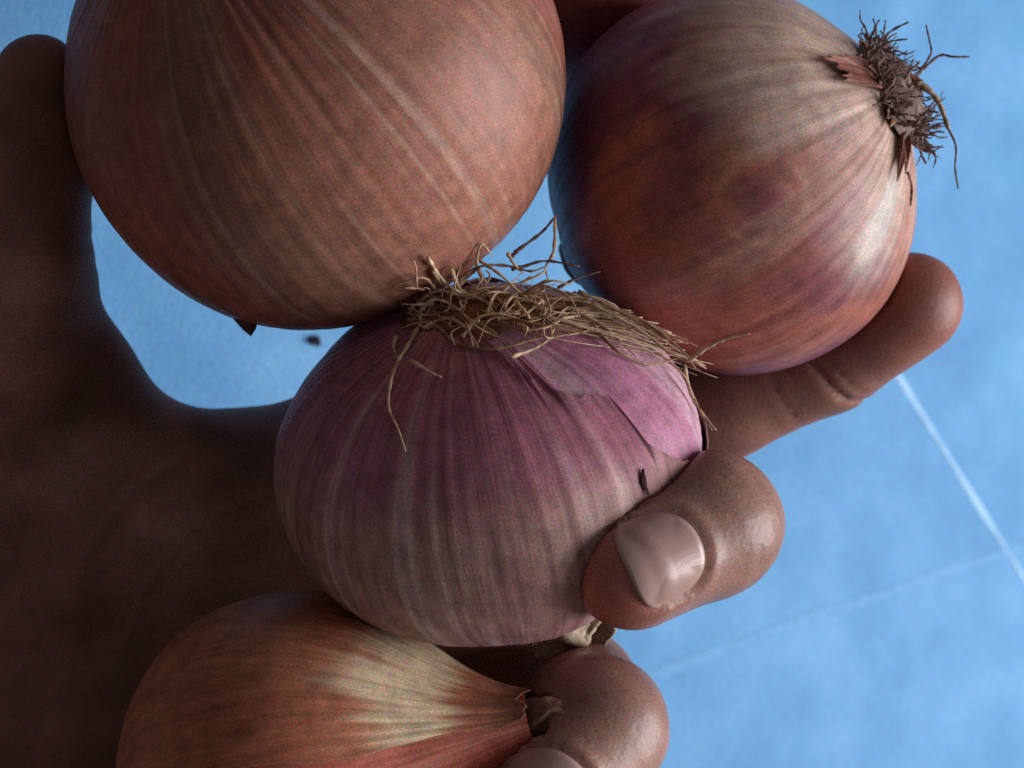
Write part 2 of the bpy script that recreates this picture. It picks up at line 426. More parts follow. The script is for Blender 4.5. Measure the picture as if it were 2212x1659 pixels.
def col_B(s, lon, t, V):
    st = noise_on(s, lon, t, 4.5, 0.6, 4); pt = noise_on(s, lon, t, 1.6, 1.9, 5); fine = noise_on(s, lon, t, 14, 0.45, 6)
    z = np.interp(t, s.t, s.prof[:, 0])
    c = mixc((0.21, 0.068, 0.095), (0.35, 0.125, 0.088), sstep(.42, .60, pt))
    c = mixc(c, np.array([0.44, 0.25, 0.19]), 0.5 * sstep(.54, .70, st))
    c = mixc(c, np.array([0.14, 0.05, 0.065]), 0.45 * sstep(.55, .72, fine))
    up = sstep(1.0, 0.2, near_lon(s, lon, 1640, 95))
    vein = noise_on(s, lon, t, 18, 0.35, 35)
    k = sstep(-0.36, -0.95, z + 0.22 * (vein - 0.5) + 0.75 * (st - 0.5) + 0.45 * (pt - 0.5) - 0.48 * up * sstep(0.4, -0.5, z))
    c = mixc(c, np.array([0.70, 0.55, 0.44]), 0.95 * k * (0.7 + 0.6 * (fine - .5)))
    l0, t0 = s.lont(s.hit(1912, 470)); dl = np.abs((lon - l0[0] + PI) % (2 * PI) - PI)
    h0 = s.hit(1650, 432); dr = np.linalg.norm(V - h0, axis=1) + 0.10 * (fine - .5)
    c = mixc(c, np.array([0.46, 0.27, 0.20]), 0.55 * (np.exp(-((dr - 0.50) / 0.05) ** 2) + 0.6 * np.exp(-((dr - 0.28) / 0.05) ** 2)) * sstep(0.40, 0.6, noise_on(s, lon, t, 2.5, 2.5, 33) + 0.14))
    c = mixc(c, np.array([0.62, 0.57, 0.50]), 0.8 * sstep(0.16, 0.05, dl + 0.16 * (st - .5)) * sstep(0.08, 0.03, np.abs(t - t0[0]) + 0.06 * (fine - .5)))  # pale highlight painted into the skin colour as a white patch
    return c
def col_C(s, lon, t, V):
    st = noise_on(s, lon, t, 6, 0.5, 7); pt = noise_on(s, lon, t, 1.6, 1.4, 8)
    c = mixc((0.46, 0.19, 0.285), (0.58, 0.33, 0.41), sstep(.35, .65, pt))
    return mixc(c, np.array([0.68, 0.47, 0.53]), 0.65 * sstep(.48, .70, st))
def col_C2(s, lon, t, V):
    st = noise_on(s, lon, t, 5.5, 0.5, 9); pt = noise_on(s, lon, t, 1.5, 1.3, 10); fine = noise_on(s, lon, t, 15, 0.35, 12)
    z = np.interp(t, s.t, s.prof[:, 0])
    c = mixc((0.33, 0.16, 0.165), (0.41, 0.245, 0.205), sstep(.38, .62, pt))
    c = mixc(c, np.array([0.24, 0.105, 0.115]), 0.7 * sstep(0.15, 0.6, z + 0.4 * (pt - .5)))  # light falloff towards the neck, painted as darker skin
    c = mixc(c, np.array([0.37, 0.125, 0.185]), 0.8 * sstep(0.0, -0.42, z + 0.6 * (pt - .5)))
    c = mixc(c, np.array([0.60, 0.44, 0.42]), 0.65 * sstep(.53, .70, st) * sstep(.3, .6, fine))
    return mixc(c, np.array([0.20, 0.075, 0.09]), 0.4 * sstep(.55, .72, fine))
def col_E(s, lon, t, V):
    st = noise_on(s, lon, t, 5, 0.5, 25); pt = noise_on(s, lon, t, 1.4, 1.3, 26)
    c = mixc((0.25, 0.062, 0.07), (0.34, 0.11, 0.10), sstep(.36, .64, pt))
    return mixc(c, np.array([0.40, 0.19, 0.16]), 0.4 * sstep(.54, .72, st))
def col_D(s, lon, t, V):
    st = noise_on(s, lon, t, 5, 0.5, 13); pt = noise_on(s, lon, t, 1.4, 1.3, 14); fine = noise_on(s, lon, t, 15, 0.4, 15)
    z = np.interp(t, s.t, s.prof[:, 0])
    c = mixc((0.35, 0.11, 0.06), (0.44, 0.165, 0.092), sstep(.36, .64, pt))
    c = mixc(c, np.array([0.50, 0.23, 0.12]), 0.25 * sstep(.52, .72, st))
    c = mixc(c, np.array([0.22, 0.07, 0.04]), 0.2 * sstep(.55, .75, fine))
    k = sstep(0.62, 0.86, z + 0.5 * (st - 0.5) + 0.35 * (fine - .5)) * (1 - sstep(0.98, 1.15, z + .3 * (fine - .5)))
    c = mixc(c, np.array([0.70, 0.56, 0.36]), 0.9 * k)
    return mixc(c, np.array([0.20, 0.095, 0.06]), 0.8 * sstep(1.12, 1.34, z + .4 * (fine - .5)))
def col_D1(s, lon, t, V):
    st = noise_on(s, lon, t, 5, 0.5, 18); pt = noise_on(s, lon, t, 1.4, 1.3, 19)
    c = mixc((0.40, 0.085, 0.055), (0.50, 0.15, 0.10), sstep(.36, .64, pt))
    return mixc(c, np.array([0.60, 0.28, 0.20]), 0.5 * sstep(.52, .72, st))
def col_flap(base, light):
    def f(s, lon, t, V):
        st = noise_on(s, lon, t, 9, 0.5, 17)
        return mixc(base, np.array(light), sstep(.35, .7, st))
    return f

def onion_root_obj(name, s, label, group='onions held in the hand'):
    e = empty(name, s.c); tag(e, label, 'onion', group); return e

# ---- onion A
eA = onion_root_obj('onion', A, 'largest brown onion at the upper left, resting against the thumb')
A.bulb(col_A, eA)
# ---- onion B
eB = onion_root_obj('onion', B, 'reddish brown onion with a dark root tuft pointing right, on the index finger')
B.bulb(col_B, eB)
# ---- onion C
eC = onion_root_obj('onion', C, 'pinkish purple onion in the middle with a straw coloured mat of roots')
C.bulb(col_C, eC, tmax=0.9)
# ---- onion D
eD = onion_root_obj('onion', D, 'orange brown onion with its pointed neck to the right, lowest in the palm')
D.bulb(col_D1, eD, tmax=0.97)

# ---- a fifth onion, mostly above the frame
eE = onion_root_obj('onion', E, 'dark maroon onion cut off by the top edge, behind the two upper onions')
E.bulb(col_E, eE, nl=200, nt=140)

# torn outer layer of the middle onion
def edge_from(s, pts):
    q = []
    for px, py in pts:
        h = s.hit(px, py)
        if h is not None:
            lo, t = s.lont(h); q.append((lo[0], t[0]))
    return np.array(q)
tear = edge_from(C, [(1085, 745), (1108, 788), (1132, 825), (1160, 846), (1200, 854), (1250, 856), (1305, 856), (1335, 885), (1362, 925), (1392, 962), (1425, 985), (1470, 1000), (1500, 1005)])
ref = tear[len(tear) // 2, 0]
tl = (tear[:, 0] - ref + PI) % (2 * PI) - PI
right_high = tl[-1] > tl[0]
o_ = np.argsort(tl); tl, tt_ = tl[o_], tear[o_, 1]
def C_edge(x):
    y = (x - ref + PI) % (2 * PI) - PI
    jag = 0.005 * math.sin(13 * y) + 0.003 * math.sin(41 * y + 1) + 0.002 * math.sin(97 * y)
    if y < tl[0] or y > tl[-1]:
        lowside = y < tl[0]; d = tl[0] - y if lowside else y - tl[-1]; te = tt_[0] if lowside else tt_[-1]
        if lowside != right_high: a = 1 - float(sstep(1.3, 2.4, np.array(d)))      # carries on round the back
        else: a = max(0, 1 - d / 0.35) ** 2
        return 0.13 + (te - 0.13) * a + jag
    return float(np.interp(y, tl, tt_)) + jag * 0.6
C.sheet(ref - PI, ref + PI, C_edge, lambda x: 0.93, col_C2, eC, 'outer_skin', nl=560, nt=150, off=0.015, lift0=0.045, falloff=0.014, close=True, thick=0.012)

# ------------------------------------------------------------------ hand (one continuous surface)
def tcap(p, a, b, r1, r2):
    ab = b - a; t = np.clip(((p - a) @ ab) / (ab @ ab), 0, 1)
    return np.linalg.norm(p - (a + t[:, None] * ab), axis=1) - (r1 + (r2 - r1) * t)
def smin(a, b, k):
    h = np.clip(0.5 + 0.5 * (b - a) / k, 0, 1)
    return b + (a - b) * h - k * h * (1 - h)
def smax(a, b, k): return -smin(-a, -b, k)

PALM = [((-1500, 1560, -3.4), (715, 1012, -3.35), 1.5, 0.95),
        ((-1500, 1600, -3.5), (800, 1220, -3.6), 1.6, 0.95),
        ((-1500, 1680, -3.5), (760, 1440, -3.5), 1.6, 0.95),
        ((-1500, 1760, -3.3), (640, 1680, -3.1), 1.5, 0.9),
        ((-1100, 1500, -2.6), (-30, 960, -1.75), 1.55, 1.25),
        ((-900, 1420, -2.7), (200, 1150, -2.6), 1.5, 1.05),
        ((40, 1010, -2.3), (300, 1090, -2.9), 0.95, 0.8),
        ((128, 640, -1.2), (205, 830, -1.9), 0.36, 0.38), ((205, 830, -1.9), (285, 942, -2.6), 0.38, 0.40), ((285, 942, -2.6), (500, 1012, -3.1), 0.40, 0.5), ((120, 800, -1.7), (260, 1000, -2.6), 0.55, 0.55),
        ((-1100, 1850, -2.6), (500, 1900, -2.2), 1.5, 1.1),
        ((-2300, 1780, -3.4), (-1450, 1600, -3.4), 2.3, 2.0),
        ((-2300, 1980, -3.4), (-1450, 1760, -3.4), 2.3, 2.0)]
FINGERS = {
    'thumb': [((-45, 930, -1.7), (8, 560, -0.75), 1.2, 1.02), ((8, 560, -0.75), (45, 330, -0.4), 1.02, 0.86), ((45, 330, -0.4), (84, 165, -0.2), 0.84, 0.50)],
    'index': [((715, 1012, -3.35), (1260, 945, -3.45), 0.98, 0.86), ((1260, 945, -3.45), (1560, 868, -3.2), 0.84, 0.76), ((1560, 868, -3.2), (1790, 765, -2.8), 0.74, 0.74), ((1790, 765, -2.8), (1965, 658, -2.1), 0.74, 0.68)],
    'middle': [((800, 1200, -3.6), (1450, 1120, -2.9), 0.98, 0.88), ((1450, 1120, -2.9), (1530, 1132, 0.9), 0.86, 0.8), ((1526, 1135, 1.05), (1368, 1222, 1.65), 0.80, 0.69)],
    'ring': [((760, 1440, -3.5), (1230, 1500, -3.0), 0.95, 0.88), ((1230, 1500, -3.0), (1292, 1562, 0.1), 0.86, 0.8), ((1292, 1582, 0.3), (1152, 1756, 0.95), 0.80, 0.70)],
    'little': [((640, 1680, -3.1), (1020, 1880, -2.6), 0.85, 0.75), ((1020, 1880, -2.6), (1080, 1960, 0.0), 0.72, 0.66), ((1080, 1960, 0.0), (900, 2040, 0.6), 0.66, 0.56)],
}
def PA(q): return P(*q)
PALM_W = [(PA(a), PA(b), r, q) for a, b, r, q in PALM]
FING_W = {k: [(PA(a), PA(b), r, q) for a, b, r, q in v] for k, v in FINGERS.items()}

class Nail:
    def __init__(s, a, b, c, n, hl, hw):
        s.c = np.asarray(c, float); s.a = unit(b - a); n = np.asarray(n, float)
        s.n = unit(n - (n @ s.a) * s.a); s.b = np.cross(s.n, s.a); s.hl, s.hw = hl, hw
    def foot(s, p):
        q = p - s.c; u = (q @ s.b) / s.hw; v = (q @ s.a) / s.hl
        return (np.abs(u) ** 2.7 + np.abs(v) ** 2.7) ** (1 / 2.7), q @ s.n, u, v
mid = FING_W['middle'][2]; rin = FING_W['ring'][2]
NAILS = [Nail(mid[0], mid[1], P(1430, 1204, 2.1), (0.16, -0.05, 1), 0.47, 0.51),
         Nail(rin[0], rin[1], P(1190, 1708, 1.5), (0.16, 0.0, 1), 0.48, 0.51)]

GROOVES = []                # joint lines pressed into the skin: (centre, axis, reach, half width, depth)
def groove(finger, seg, t, w_=0.035, depth=0.05, bend=0.0, side=None):
    a, b, r, q = FING_W[finger][seg]; ax = unit(b - a)
    GROOVES.append((a + (b - a) * t, ax, 1.15, w_, depth, bend, None if side is None else unit(side)))

PALM_LINES = [(np.array([P(x, y, -1.7)[:2] for x, y in catmull(q, 10)]), w_, dp) for q, w_, dp in (
    ([(400, 985), (290, 1060), (200, 1190), (150, 1370), (120, 1580), (110, 1700)], 0.05, 0.035),
    ([(600, 1060), (430, 1130), (320, 1250), (255, 1400)], 0.045, 0.03),
    ([(60, 1080), (110, 1190), (90, 1310)], 0.04, 0.035), ([(-60, 1000), (40, 1150), (60, 1420)], 0.04, 0.035), ([(250, 1010), (330, 1120), (420, 1180)], 0.035, 0.03))]
def hand_sdf(p, fine=True):
    pal = None
    for a, b, r, q in PALM_W:
        d = tcap(p, a, b, r, q); pal = d if pal is None else smin(pal, d, 0.6)
    out = None
    for k, segs in FING_W.items():
        f = None
        for a, b, r, q in segs:
            d = tcap(p, a, b, r, q); f = d if f is None else smin(f, d, 0.22)
        m = smin(pal, f, 0.5 if k == 'thumb' else 0.45)
        out = m if out is None else smin(out, m, 0.10)
    if fine:
        out = out + 0.014 * np.sin(p[:, 0] * 1.9 + 1 + p[:, 2]) * np.sin(p[:, 1] * 2.3 + p[:, 0] * .6) + 0.006 * np.sin(p[:, 0] * 5.1 + 2 * p[:, 2]) * np.sin(p[:, 1] * 4.3 + 2)
        for nl in NAILS:
            f, h, u, v = nl.foot(p)
            near = (f < 1.6) & (h > -0.75) & (h < 1.0)
            dent = 0.045 * sstep(1.06, 0.94, f) * sstep(0.95, 0.45, v) - 0.035 * np.exp(-((f - 1.15) / 0.10) ** 2) * sstep(0.9, 0.2, v)
            out = out + np.where(near, dent, 0)
        near = np.nonzero((p[:, 0] < -1.5) & (p[:, 0] > -8) & (p[:, 1] < 0) & (p[:, 2] > -3.4))[0]
        if len(near):
            pn = p[near, :2]; add = np.zeros(len(near))
            for pts, w_, dp in PALM_LINES:
                d = None
                for a, b in zip(pts[:-1], pts[1:]):
                    ab = b - a; t = np.clip(((pn - a) @ ab) / (ab @ ab), 0, 1); e = np.linalg.norm(pn - (a + t[:, None] * ab), axis=1)
                    d = e if d is None else np.minimum(d, e)
                add += dp * np.exp(-(d / w_) ** 2)
            out[near] += add
        for c0, ax, reach, w_, dp, bend, side in GROOVES:
            q = p - c0; sx = q @ ax; rad = np.linalg.norm(q - sx[:, None] * ax, axis=1)
            sx = sx + bend * rad ** 2 + 0.018 * np.sin(p[:, 0] * 5 + p[:, 2] * 4) + 0.012 * np.sin(p[:, 1] * 9 + p[:, 2] * 7)
            g = dp * np.exp(-(sx / w_) ** 2) * sstep(reach, reach * .8, rad)
            if side is not None: g = g * sstep(-0.1, 0.5, (q @ side) / (rad + 1e-6))
            out = out + g
    for o in (A, B, C, D):
        out = smax(out, -(o.sdf(p) - 0.018), 0.10)
    return out

def build_hand():
    h = 0.06
    lo = np.array([-16.5, -7.6, -6.2]); hi = np.array([6.2, 6.0, 3.0])
    nc = np.ceil((hi - lo) / h).astype(int) + 1
    B_ = 6; nb = np.ceil(nc / B_).astype(int); nc = nb * B_
    cx = [lo[i] + (np.arange(nb[i]) + 0.5) * B_ * h for i in range(3)]
    G = np.stack(np.meshgrid(*cx, indexing='ij'), -1).reshape(-1, 3)
    dc = hand_sdf(G, False)
    D3 = np.repeat(np.repeat(np.repeat(dc.reshape(nb), B_, 0), B_, 1), B_, 2).astype(np.float32)
    act = np.argwhere(np.abs(dc.reshape(nb)) < B_ * h * 0.95 + 0.25)
    loc = np.stack(np.meshgrid(*[np.arange(B_)] * 3, indexing='ij'), -1).reshape(-1, 3)
    for ch in np.array_split(act, max(1, len(act) // 1500)):
        ijk = (ch[:, None] * B_ + loc[None]).reshape(-1, 3)
        D3[ijk[:, 0], ijk[:, 1], ijk[:, 2]] = hand_sdf(lo + ijk * h)
    # surface nets
    s = D3 < 0
    corners = [(i, j, k) for i in (0, 1) for j in (0, 1) for k in (0, 1)]
    n = np.array(D3.shape) - 1
    cnt = sum(s[i:n[0] + i, j:n[1] + j, k:n[2] + k].astype(np.int8) for i, j, k in corners)
    cells = np.argwhere((cnt > 0) & (cnt < 8))
    vid = -np.ones(n, np.int64); vid[tuple(cells.T)] = np.arange(len(cells))
    acc = np.zeros((len(cells), 3)); num = np.zeros(len(cells))
    for c0 in corners:
        for ax in range(3):
            if c0[ax]: continue
            c1 = list(c0); c1[ax] = 1
            q0 = cells + np.array(c0); q1 = cells + np.array(c1)
            d0 = D3[tuple(q0.T)]; d1 = D3[tuple(q1.T)]
            m = (d0 < 0) != (d1 < 0)
            t = np.where(m, d0 / np.where(m, d0 - d1, 1), 0)
            pt = np.array(c0, float) + np.eye(3)[ax] * t[:, None]
            acc += pt * m[:, None]; num += m
    V = lo + (cells + acc / num[:, None]) * h
    F = []
    for ax in range(3):
        b, c = (ax + 1) % 3, (ax + 2) % 3
        sl0 = [slice(None)] * 3; sl1 = [slice(None)] * 3; sl0[ax] = slice(0, -1); sl1[ax] = slice(1, None)
        e = np.argwhere(s[tuple(sl0)] != s[tuple(sl1)])
        e = e[(e[:, b] > 0) & (e[:, c] > 0) & (e[:, b] < n[b]) & (e[:, c] < n[c])]
        inside = s[tuple(e.T)]
        def cell(db, dc_):
            q = e.copy(); q[:, b] -= db; q[:, c] -= dc_; return vid[tuple(q.T)]
        quad = np.stack([cell(1, 1), cell(0, 1), cell(0, 0), cell(1, 0)], 1)
        quad[~inside] = quad[~inside][:, ::-1]
        F.append(quad)
    F = np.concatenate(F); F = F[(F >= 0).all(1)]
    for _ in range(2):                                  # light relaxation
        acc = np.zeros_like(V); num = np.zeros(len(V))
        for k in range(4):
            a, b2 = F[:, k], F[:, (k + 1) % 4]
            np.add.at(acc, a, V[b2]); np.add.at(num, a, 1)
        V = V * 0.5 + 0.5 * acc / np.maximum(num, 1)[:, None]
    # brown skin, ruddier finger ends; light on the fingers is painted in further down
    c = mixc((0.205, 0.098, 0.076), (0.265, 0.132, 0.104), sstep(.35, .65, fbm(V * 0.8, 31, 3)))
    for k in ('index', 'middle', 'ring'):
        tip = FING_W[k][-1][1]
        c = mixc(c, np.array([0.42, 0.13, 0.095]), (0.35 if k == 'index' else 0.8) * sstep(1.15, 0.35, np.linalg.norm(V - tip, axis=1)))
    # dry palm, smoother backs of the curled fingers (carried in the fourth channel as roughness)
    ro = np.full(len(V), 0.66)
    for k in ('middle', 'ring'):
        a, b, r, q = FING_W[k][2]; ro = np.minimum(ro, 0.39 + 0.3 * sstep(0.9, 1.6, tcap(V, a, b, 0, 0)))
    a, b, r, q = FING_W['index'][3]; ro = np.minimum(ro, 0.50 + 0.2 * sstep(0.8, 1.5, tcap(V, a, b, 0, 0)))
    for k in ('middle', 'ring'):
        a, b, r, q = FING_W[k][2]; c = mixc(c, np.array([0.33, 0.195, 0.158]), 0.75 * sstep(1.5, 0.8, tcap(V, a + (a - b) * .3, a + (b - a) * .75, 0, 0)) * sstep(0.0, 0.8, V[:, 2]))  # backs of the curled fingers painted lighter, standing in for frontal light
    tip = FING_W['middle'][2][1] + unit(FING_W['middle'][2][1] - FING_W['middle'][2][0]) * 0.45
    c = mixc(c, np.array([0.58, 0.17, 0.12]), 0.85 * sstep(0.85, 0.25, np.linalg.norm(V - tip, axis=1)))  # glow of light through the middle fingertip, painted as redder skin
    return link('hand', V, F, M_SKIN, None, cols=np.concatenate([c, ro[:, None]], 1))

groove('index', 3, 0.06, 0.04, 0.10); groove('index', 3, 0.22, 0.03, 0.045); groove('index', 2, 0.55, 0.03, 0.03)
groove('thumb', 0, 0.90, 0.05, 0.08); groove('thumb', 1, 0.1, 0.04, 0.05); groove('thumb', 1, 0.35, 0.04, 0.035)
groove('middle', 2, 0.06, 0.03, 0.022, 0.1); groove('middle', 2, -0.10, 0.025, 0.022); groove('middle', 2, -0.28, 0.025, 0.02); groove('middle', 2, -0.46, 0.025, 0.018)
groove('ring', 2, 0.02, 0.035, 0.02, 0.1); groove('ring', 2, -0.15, 0.03, 0.02)
hand = build_hand()
tag(hand, 'brown open hand, palm up, cradling four onions over the blue sheet', 'hand')

def build_nail(nl):
    n = 31; g = np.linspace(-1, 1, n); U, W = [q.ravel() for q in np.meshgrid(g, g, indexing='ij')]
    m = np.maximum(np.abs(U), np.abs(W)); f = (np.abs(U) ** 2.7 + np.abs(W) ** 2.7) ** (1 / 2.7); k = np.where(f > 0, m / np.maximum(f, 1e-9), 1)
    uu, vv = U * k, W * k                                # squarish oval
    p = nl.c + nl.b * (uu * nl.hw)[:, None] + nl.a * (vv * nl.hl)[:, None] + nl.n * 1.0
    for _ in range(40):
        d = hand_sdf(p); p = p - nl.n * np.clip(d * 0.8, -0.02, 1)[:, None]
    p = p + nl.n * (0.010 + 0.04 * (1 - np.abs(U) ** 2.2) * (1 - 0.5 * sstep(.3, 1, W)) - 0.075 * sstep(.80, 1, np.maximum(np.abs(U) * (1 - 0.25 * sstep(.2, .8, W)), -W)))[:, None]
    c = mixc((0.45, 0.285, 0.245), (0.49, 0.34, 0.29), sstep(0.75, 0.95, vv)); c = mixc(c, np.array([0.50, 0.34, 0.30]), 0.4 * sstep(-0.5, -0.78, vv))
    i = np.arange(n * n).reshape(n, n); F = np.stack([i[:-1, :-1], i[1:, :-1], i[1:, 1:], i[:-1, 1:]], -1).reshape(-1, 4)
    o = link('fingernail', p, F, M_NAIL, hand, cols=c, uvs=np.stack([U, W * 0.12, U * 0], 1))
    md = o.modifiers.new('thickness', 'SOLIDIFY'); md.thickness = 0.03 * S; md.offset = 0
    return o
for nl in NAILS: build_nail(nl)

# ------------------------------------------------------------------ small things on the onions
def drape(px, py, over, floor_z, off):
    zs = [h[2] for h in (o.hit(px, py) for o in over) if h is not None]
    return max(zs + [floor_z]) + off
def strand(pts, over, floor_z, off=0.05, jitter=0.03):
    out = []
    for i, (px, py) in enumerate(pts):
        z = drape(px, py, over, floor_z, off + jitter * random.uniform(-1, 1) * (0.5 + 0.5 * i / len(pts)))
        out.append(P(px, py, z))
    return np.array(out)
def dome(name, s, parent, r, h, mat, seed, lump=0.25):
    """the rough corky disc the roots grow from"""
    nl, nr = 48, 16; V = []
    z0 = s.prof[0, 0]
    for i in range(nr):
        u = i / (nr - 1)
        for k in range(nl):
            a = 2 * PI * k / nl
            q = np.array([[math.cos(a) * u * 3, math.sin(a) * u * 3, seed]])
            nz = fbm(q * 1.6, seed, 3)[0] - 0.5
            rr = r * u * (1 + 0.18 * math.sin(3 * a + seed) * u)
            hh = h * (1 - u ** 2.4) + lump * h * nz * 2 * (1 - u ** 4) - 0.03 * u ** 6
            V.append(s.c + s.M @ (np.array([math.cos(a) * rr, math.sin(a) * rr, z0 * s.R - hh])))
    F = [(i * nl + k, (i + 1) * nl + k, (i + 1) * nl + (k + 1) % nl, i * nl + (k + 1) % nl) for i in range(nr - 1) for k in range(nl)]
    return link(name, V, F, mat, parent)

# roots of the middle onion, followed strand by strand
def k3(x, y): return (542 + x * .4903, 433.7 + y * .4903)
C_ROOTS = [
 [(780,250),(830,330),(900,400),(1000,460)], [(800,310),(860,390),(930,440),(1010,500)],
 [(905,390),(950,340),(990,300),(1000,230),(1020,190),(1065,245)], [(1000,300),(1030,360),(1050,420),(1080,480)],
 [(900,380),(940,330),(1010,290),(1120,285),(1230,310),(1300,290)], [(1150,245),(1180,215),(1280,140),(1340,70)],
 [(1340,70),(1335,220),(1300,290),(1310,350)], [(1150,300),(1200,290),(1300,265),(1450,290)], [(1350,385),(1430,345),(1540,312)],
 [(820,470),(750,540),(690,640),(640,720),(610,830),(610,920),(650,1010),(682,1105)],
 [(690,520),(760,530),(830,560),(900,620),(1000,650),(1120,645),(1250,610),(1400,590),(1490,570),(1510,540)],
 [(1145,688),(1250,650),(1330,600)], [(1320,595),(1350,520),(1400,470),(1480,500),(1515,545)],
 [(1180,480),(1230,530),(1262,590)], [(1090,430),(1180,530),(1250,600)], [(640,600),(630,640),(642,690)],
 [(1540,450),(1650,500),(1780,570),(1900,660),(1960,740)], [(1500,450),(1700,560),(1850,670),(1930,710)],
 [(1930,705),(2000,650),(2080,610),(2172,590)], [(1500,540),(1600,650),(1750,720),(1900,690)], [(1400,470),(1560,560),(1700,690)],
 [(1910,720),(1940,860),(2000,950),(2050,1012)], [(1920,800),(1980,930),(2032,1012)], [(700,700),(780,750),(842,778)],
 [(1100,380),(1180,365),(1280,320),(1300,295)], [(690,500),(730,480),(720,530),(790,560),(900,500)], [(940,500),(980,440),(1040,420),(1150,380),(1240,330)],
 [(1620,560),(1760,650),(1900,760),(1950,870)], [(1440,400),(1620,480),(1780,560),(1940,700)], [(1130,230),(1160,280),(1200,320)],
 [(720,520),(800,440),(900,470),(1000,560),(1090,600)], [(850,420),(930,520),(1040,560),(1130,640)], [(700,480),(820,400),(960,420),(1100,360)],
 [(1000,260),(1100,330),(1200,420),(1330,500)], [(1050,480),(1150,560),(1300,560),(1420,480)], [(930,600),(1000,520),(1100,500),(1230,540)], [(760,560),(860,520),(950,560),(980,640)],
 [(1180,420),(1290,380),(1400,430),(1450,520)], [(880,300),(930,400),(1040,450),(1090,540)],
]
for i, r in enumerate(C_ROOTS):
    pts = strand([k3(*q) for q in r], (C, A), 0.75 if i not in (5, 6, 7, 8) else 0.2, 0.13, 0.05)
    if i > 29: pts[1:-1, 2] += random.uniform(0.08, 0.22)
    if i == 18: pts[:, 2] += np.linspace(0, 0.5, len(pts))
    w0 = random.uniform(0.022, 0.031)
    tube('root', pts, w0, w0 * 0.35, M_ROOTD if i in (5, 7, 8) else (M_ROOT2 if i % 3 == 1 else M_ROOT), eC, rough=0.2)
mat_parts = []
cx, cy = 1120, 672
for i in range(110):
    if i < 62:                               # the long sweep over the right shoulder
        a0 = (cx + random.uniform(-120, 130), cy + random.uniform(-45, 20)); t1 = random.uniform(0.35, 1.0)
        e = (cx + 90 + 330 * t1 + random.uniform(-30, 25), cy - 30 + 150 * t1 ** 1.25 + random.uniform(-28, 32))
        m_ = ((a0[0] + e[0]) / 2 + random.uniform(-20, 30), (a0[1] + e[1]) / 2 + random.uniform(-34, 8))
        q = [a0, m_, e]
    else:
        a0 = (cx + random.uniform(-170, 110), cy + random.uniform(-40, 28)); an = random.uniform(0, 6.28); ln = random.uniform(40, 120)
        e = (a0[0] + math.cos(an) * ln * 1.3, a0[1] + math.sin(an) * ln * 0.42)
        m_ = ((a0[0] + e[0]) / 2 + random.uniform(-22, 22), (a0[1] + e[1]) / 2 + random.uniform(-18, 18))
        q = [a0, m_, e]
    pts = strand(q, (C,), 0.55, random.uniform(0.07, 0.20), 0.04)
    w0 = random.choice((0.009, 0.012, 0.016, 0.022)) * random.uniform(.85, 1.15)
    mat_parts.append(tube(None, pts, w0 * .9, w0 * .3, None, None, 5, rough=0.22))
for i in range(60):
    a0 = (random.uniform(900, 1180), random.uniform(615, 700)); an = random.uniform(0, 6.28); ln = random.uniform(50, 130)
    e = (a0[0] + math.cos(an) * ln, a0[1] + math.sin(an) * ln * 0.55)
    m_ = ((a0[0] + e[0]) / 2 + random.uniform(-25, 25), (a0[1] + e[1]) / 2 + random.uniform(-25, 25))
    pts = strand([a0, m_, e], (C, A), 0.8, random.uniform(0.08, 0.22), 0.05); pts[1][2] += random.uniform(0, 0.25)
    w0 = random.uniform(0.012, 0.026)
    mat_parts.append(tube(None, pts, w0 * .9, w0 * .3, None, None, 5, rough=0.22))
o = joined('root_mat', mat_parts[0::2], M_ROOT, eC); o['kind'] = 'stuff'
o = joined('root_mat', mat_parts[1::2], M_ROOT2, eC); o['kind'] = 'stuff'
dome('root_plate', C, eC, 0.62, 0.14, M_PLATE, 3)

# a split in the papery layer beside the middle fingertip
def sliver(s, pts, wd, mat, parent, name, off):
    P_ = [s.hit(*q) for q in pts]; V = []
    for i, p in enumerate(P_):
        d = unit(P_[min(i + 1, len(P_) - 1)] - P_[max(i - 1, 0)]); n = unit(p - s.c); b = np.cross(n, d)
        k = wd * math.sin(PI * (i + 0.35) / (len(P_) - 0.3)) 
        V += [p + n * (off - .03) - b * k, p + n * off, p + n * (off - .03) + b * k]
    F = [(3 * i + j, 3 * i + j + 1, 3 * i + 4 + j, 3 * i + 3 + j) for i in range(len(P_) - 1) for j in (0, 1)]
    return link(name, V, F, mat, parent)
sliver(C, [(1381, 1012), (1382, 1022), (1384, 1032), (1385, 1042), (1388, 1052), (1392, 1066)], 0.040, M_SPLIT, eC, 'skin_split', 0.075)

# withered neck of the middle onion below it
def wisp_neck(s, parent, pts, r0, r1, mat, name='neck'):
    c = catmull(np.array(pts), 26); V = []; nl = 30
    for i, p in enumerate(c):
        d = unit(c[min(i + 1, 25)] - c[max(i - 1, 0)]); x = unit(np.cross(d, (0.2, 0.3, 1))); y = np.cross(d, x)
        u = i / 25; r = r0 + (r1 - r0) * u
        for k in range(nl):
            a = 2 * PI * k / nl
            f = 1 + 0.16 * math.sin(5 * a + 1 + 3 * u) + 0.10 * math.sin(11 * a + 2 + 4 * u) + 0.05 * random.uniform(-1, 1)
            V.append(p + (x * math.cos(a) + y * math.sin(a) * 0.75) * r * f + d * (0.10 * math.sin(3 * a + 2) * u ** 4))
    F = [(i * nl + k, i * nl + (k + 1) % nl, (i + 1) * nl + (k + 1) % nl, (i + 1) * nl + k) for i in range(25) for k in range(nl)]
    ob = link(name, V, F, mat, parent)
    md = ob.modifiers.new('thickness', 'SOLIDIFY'); md.thickness = 0.02 * S
    return ob
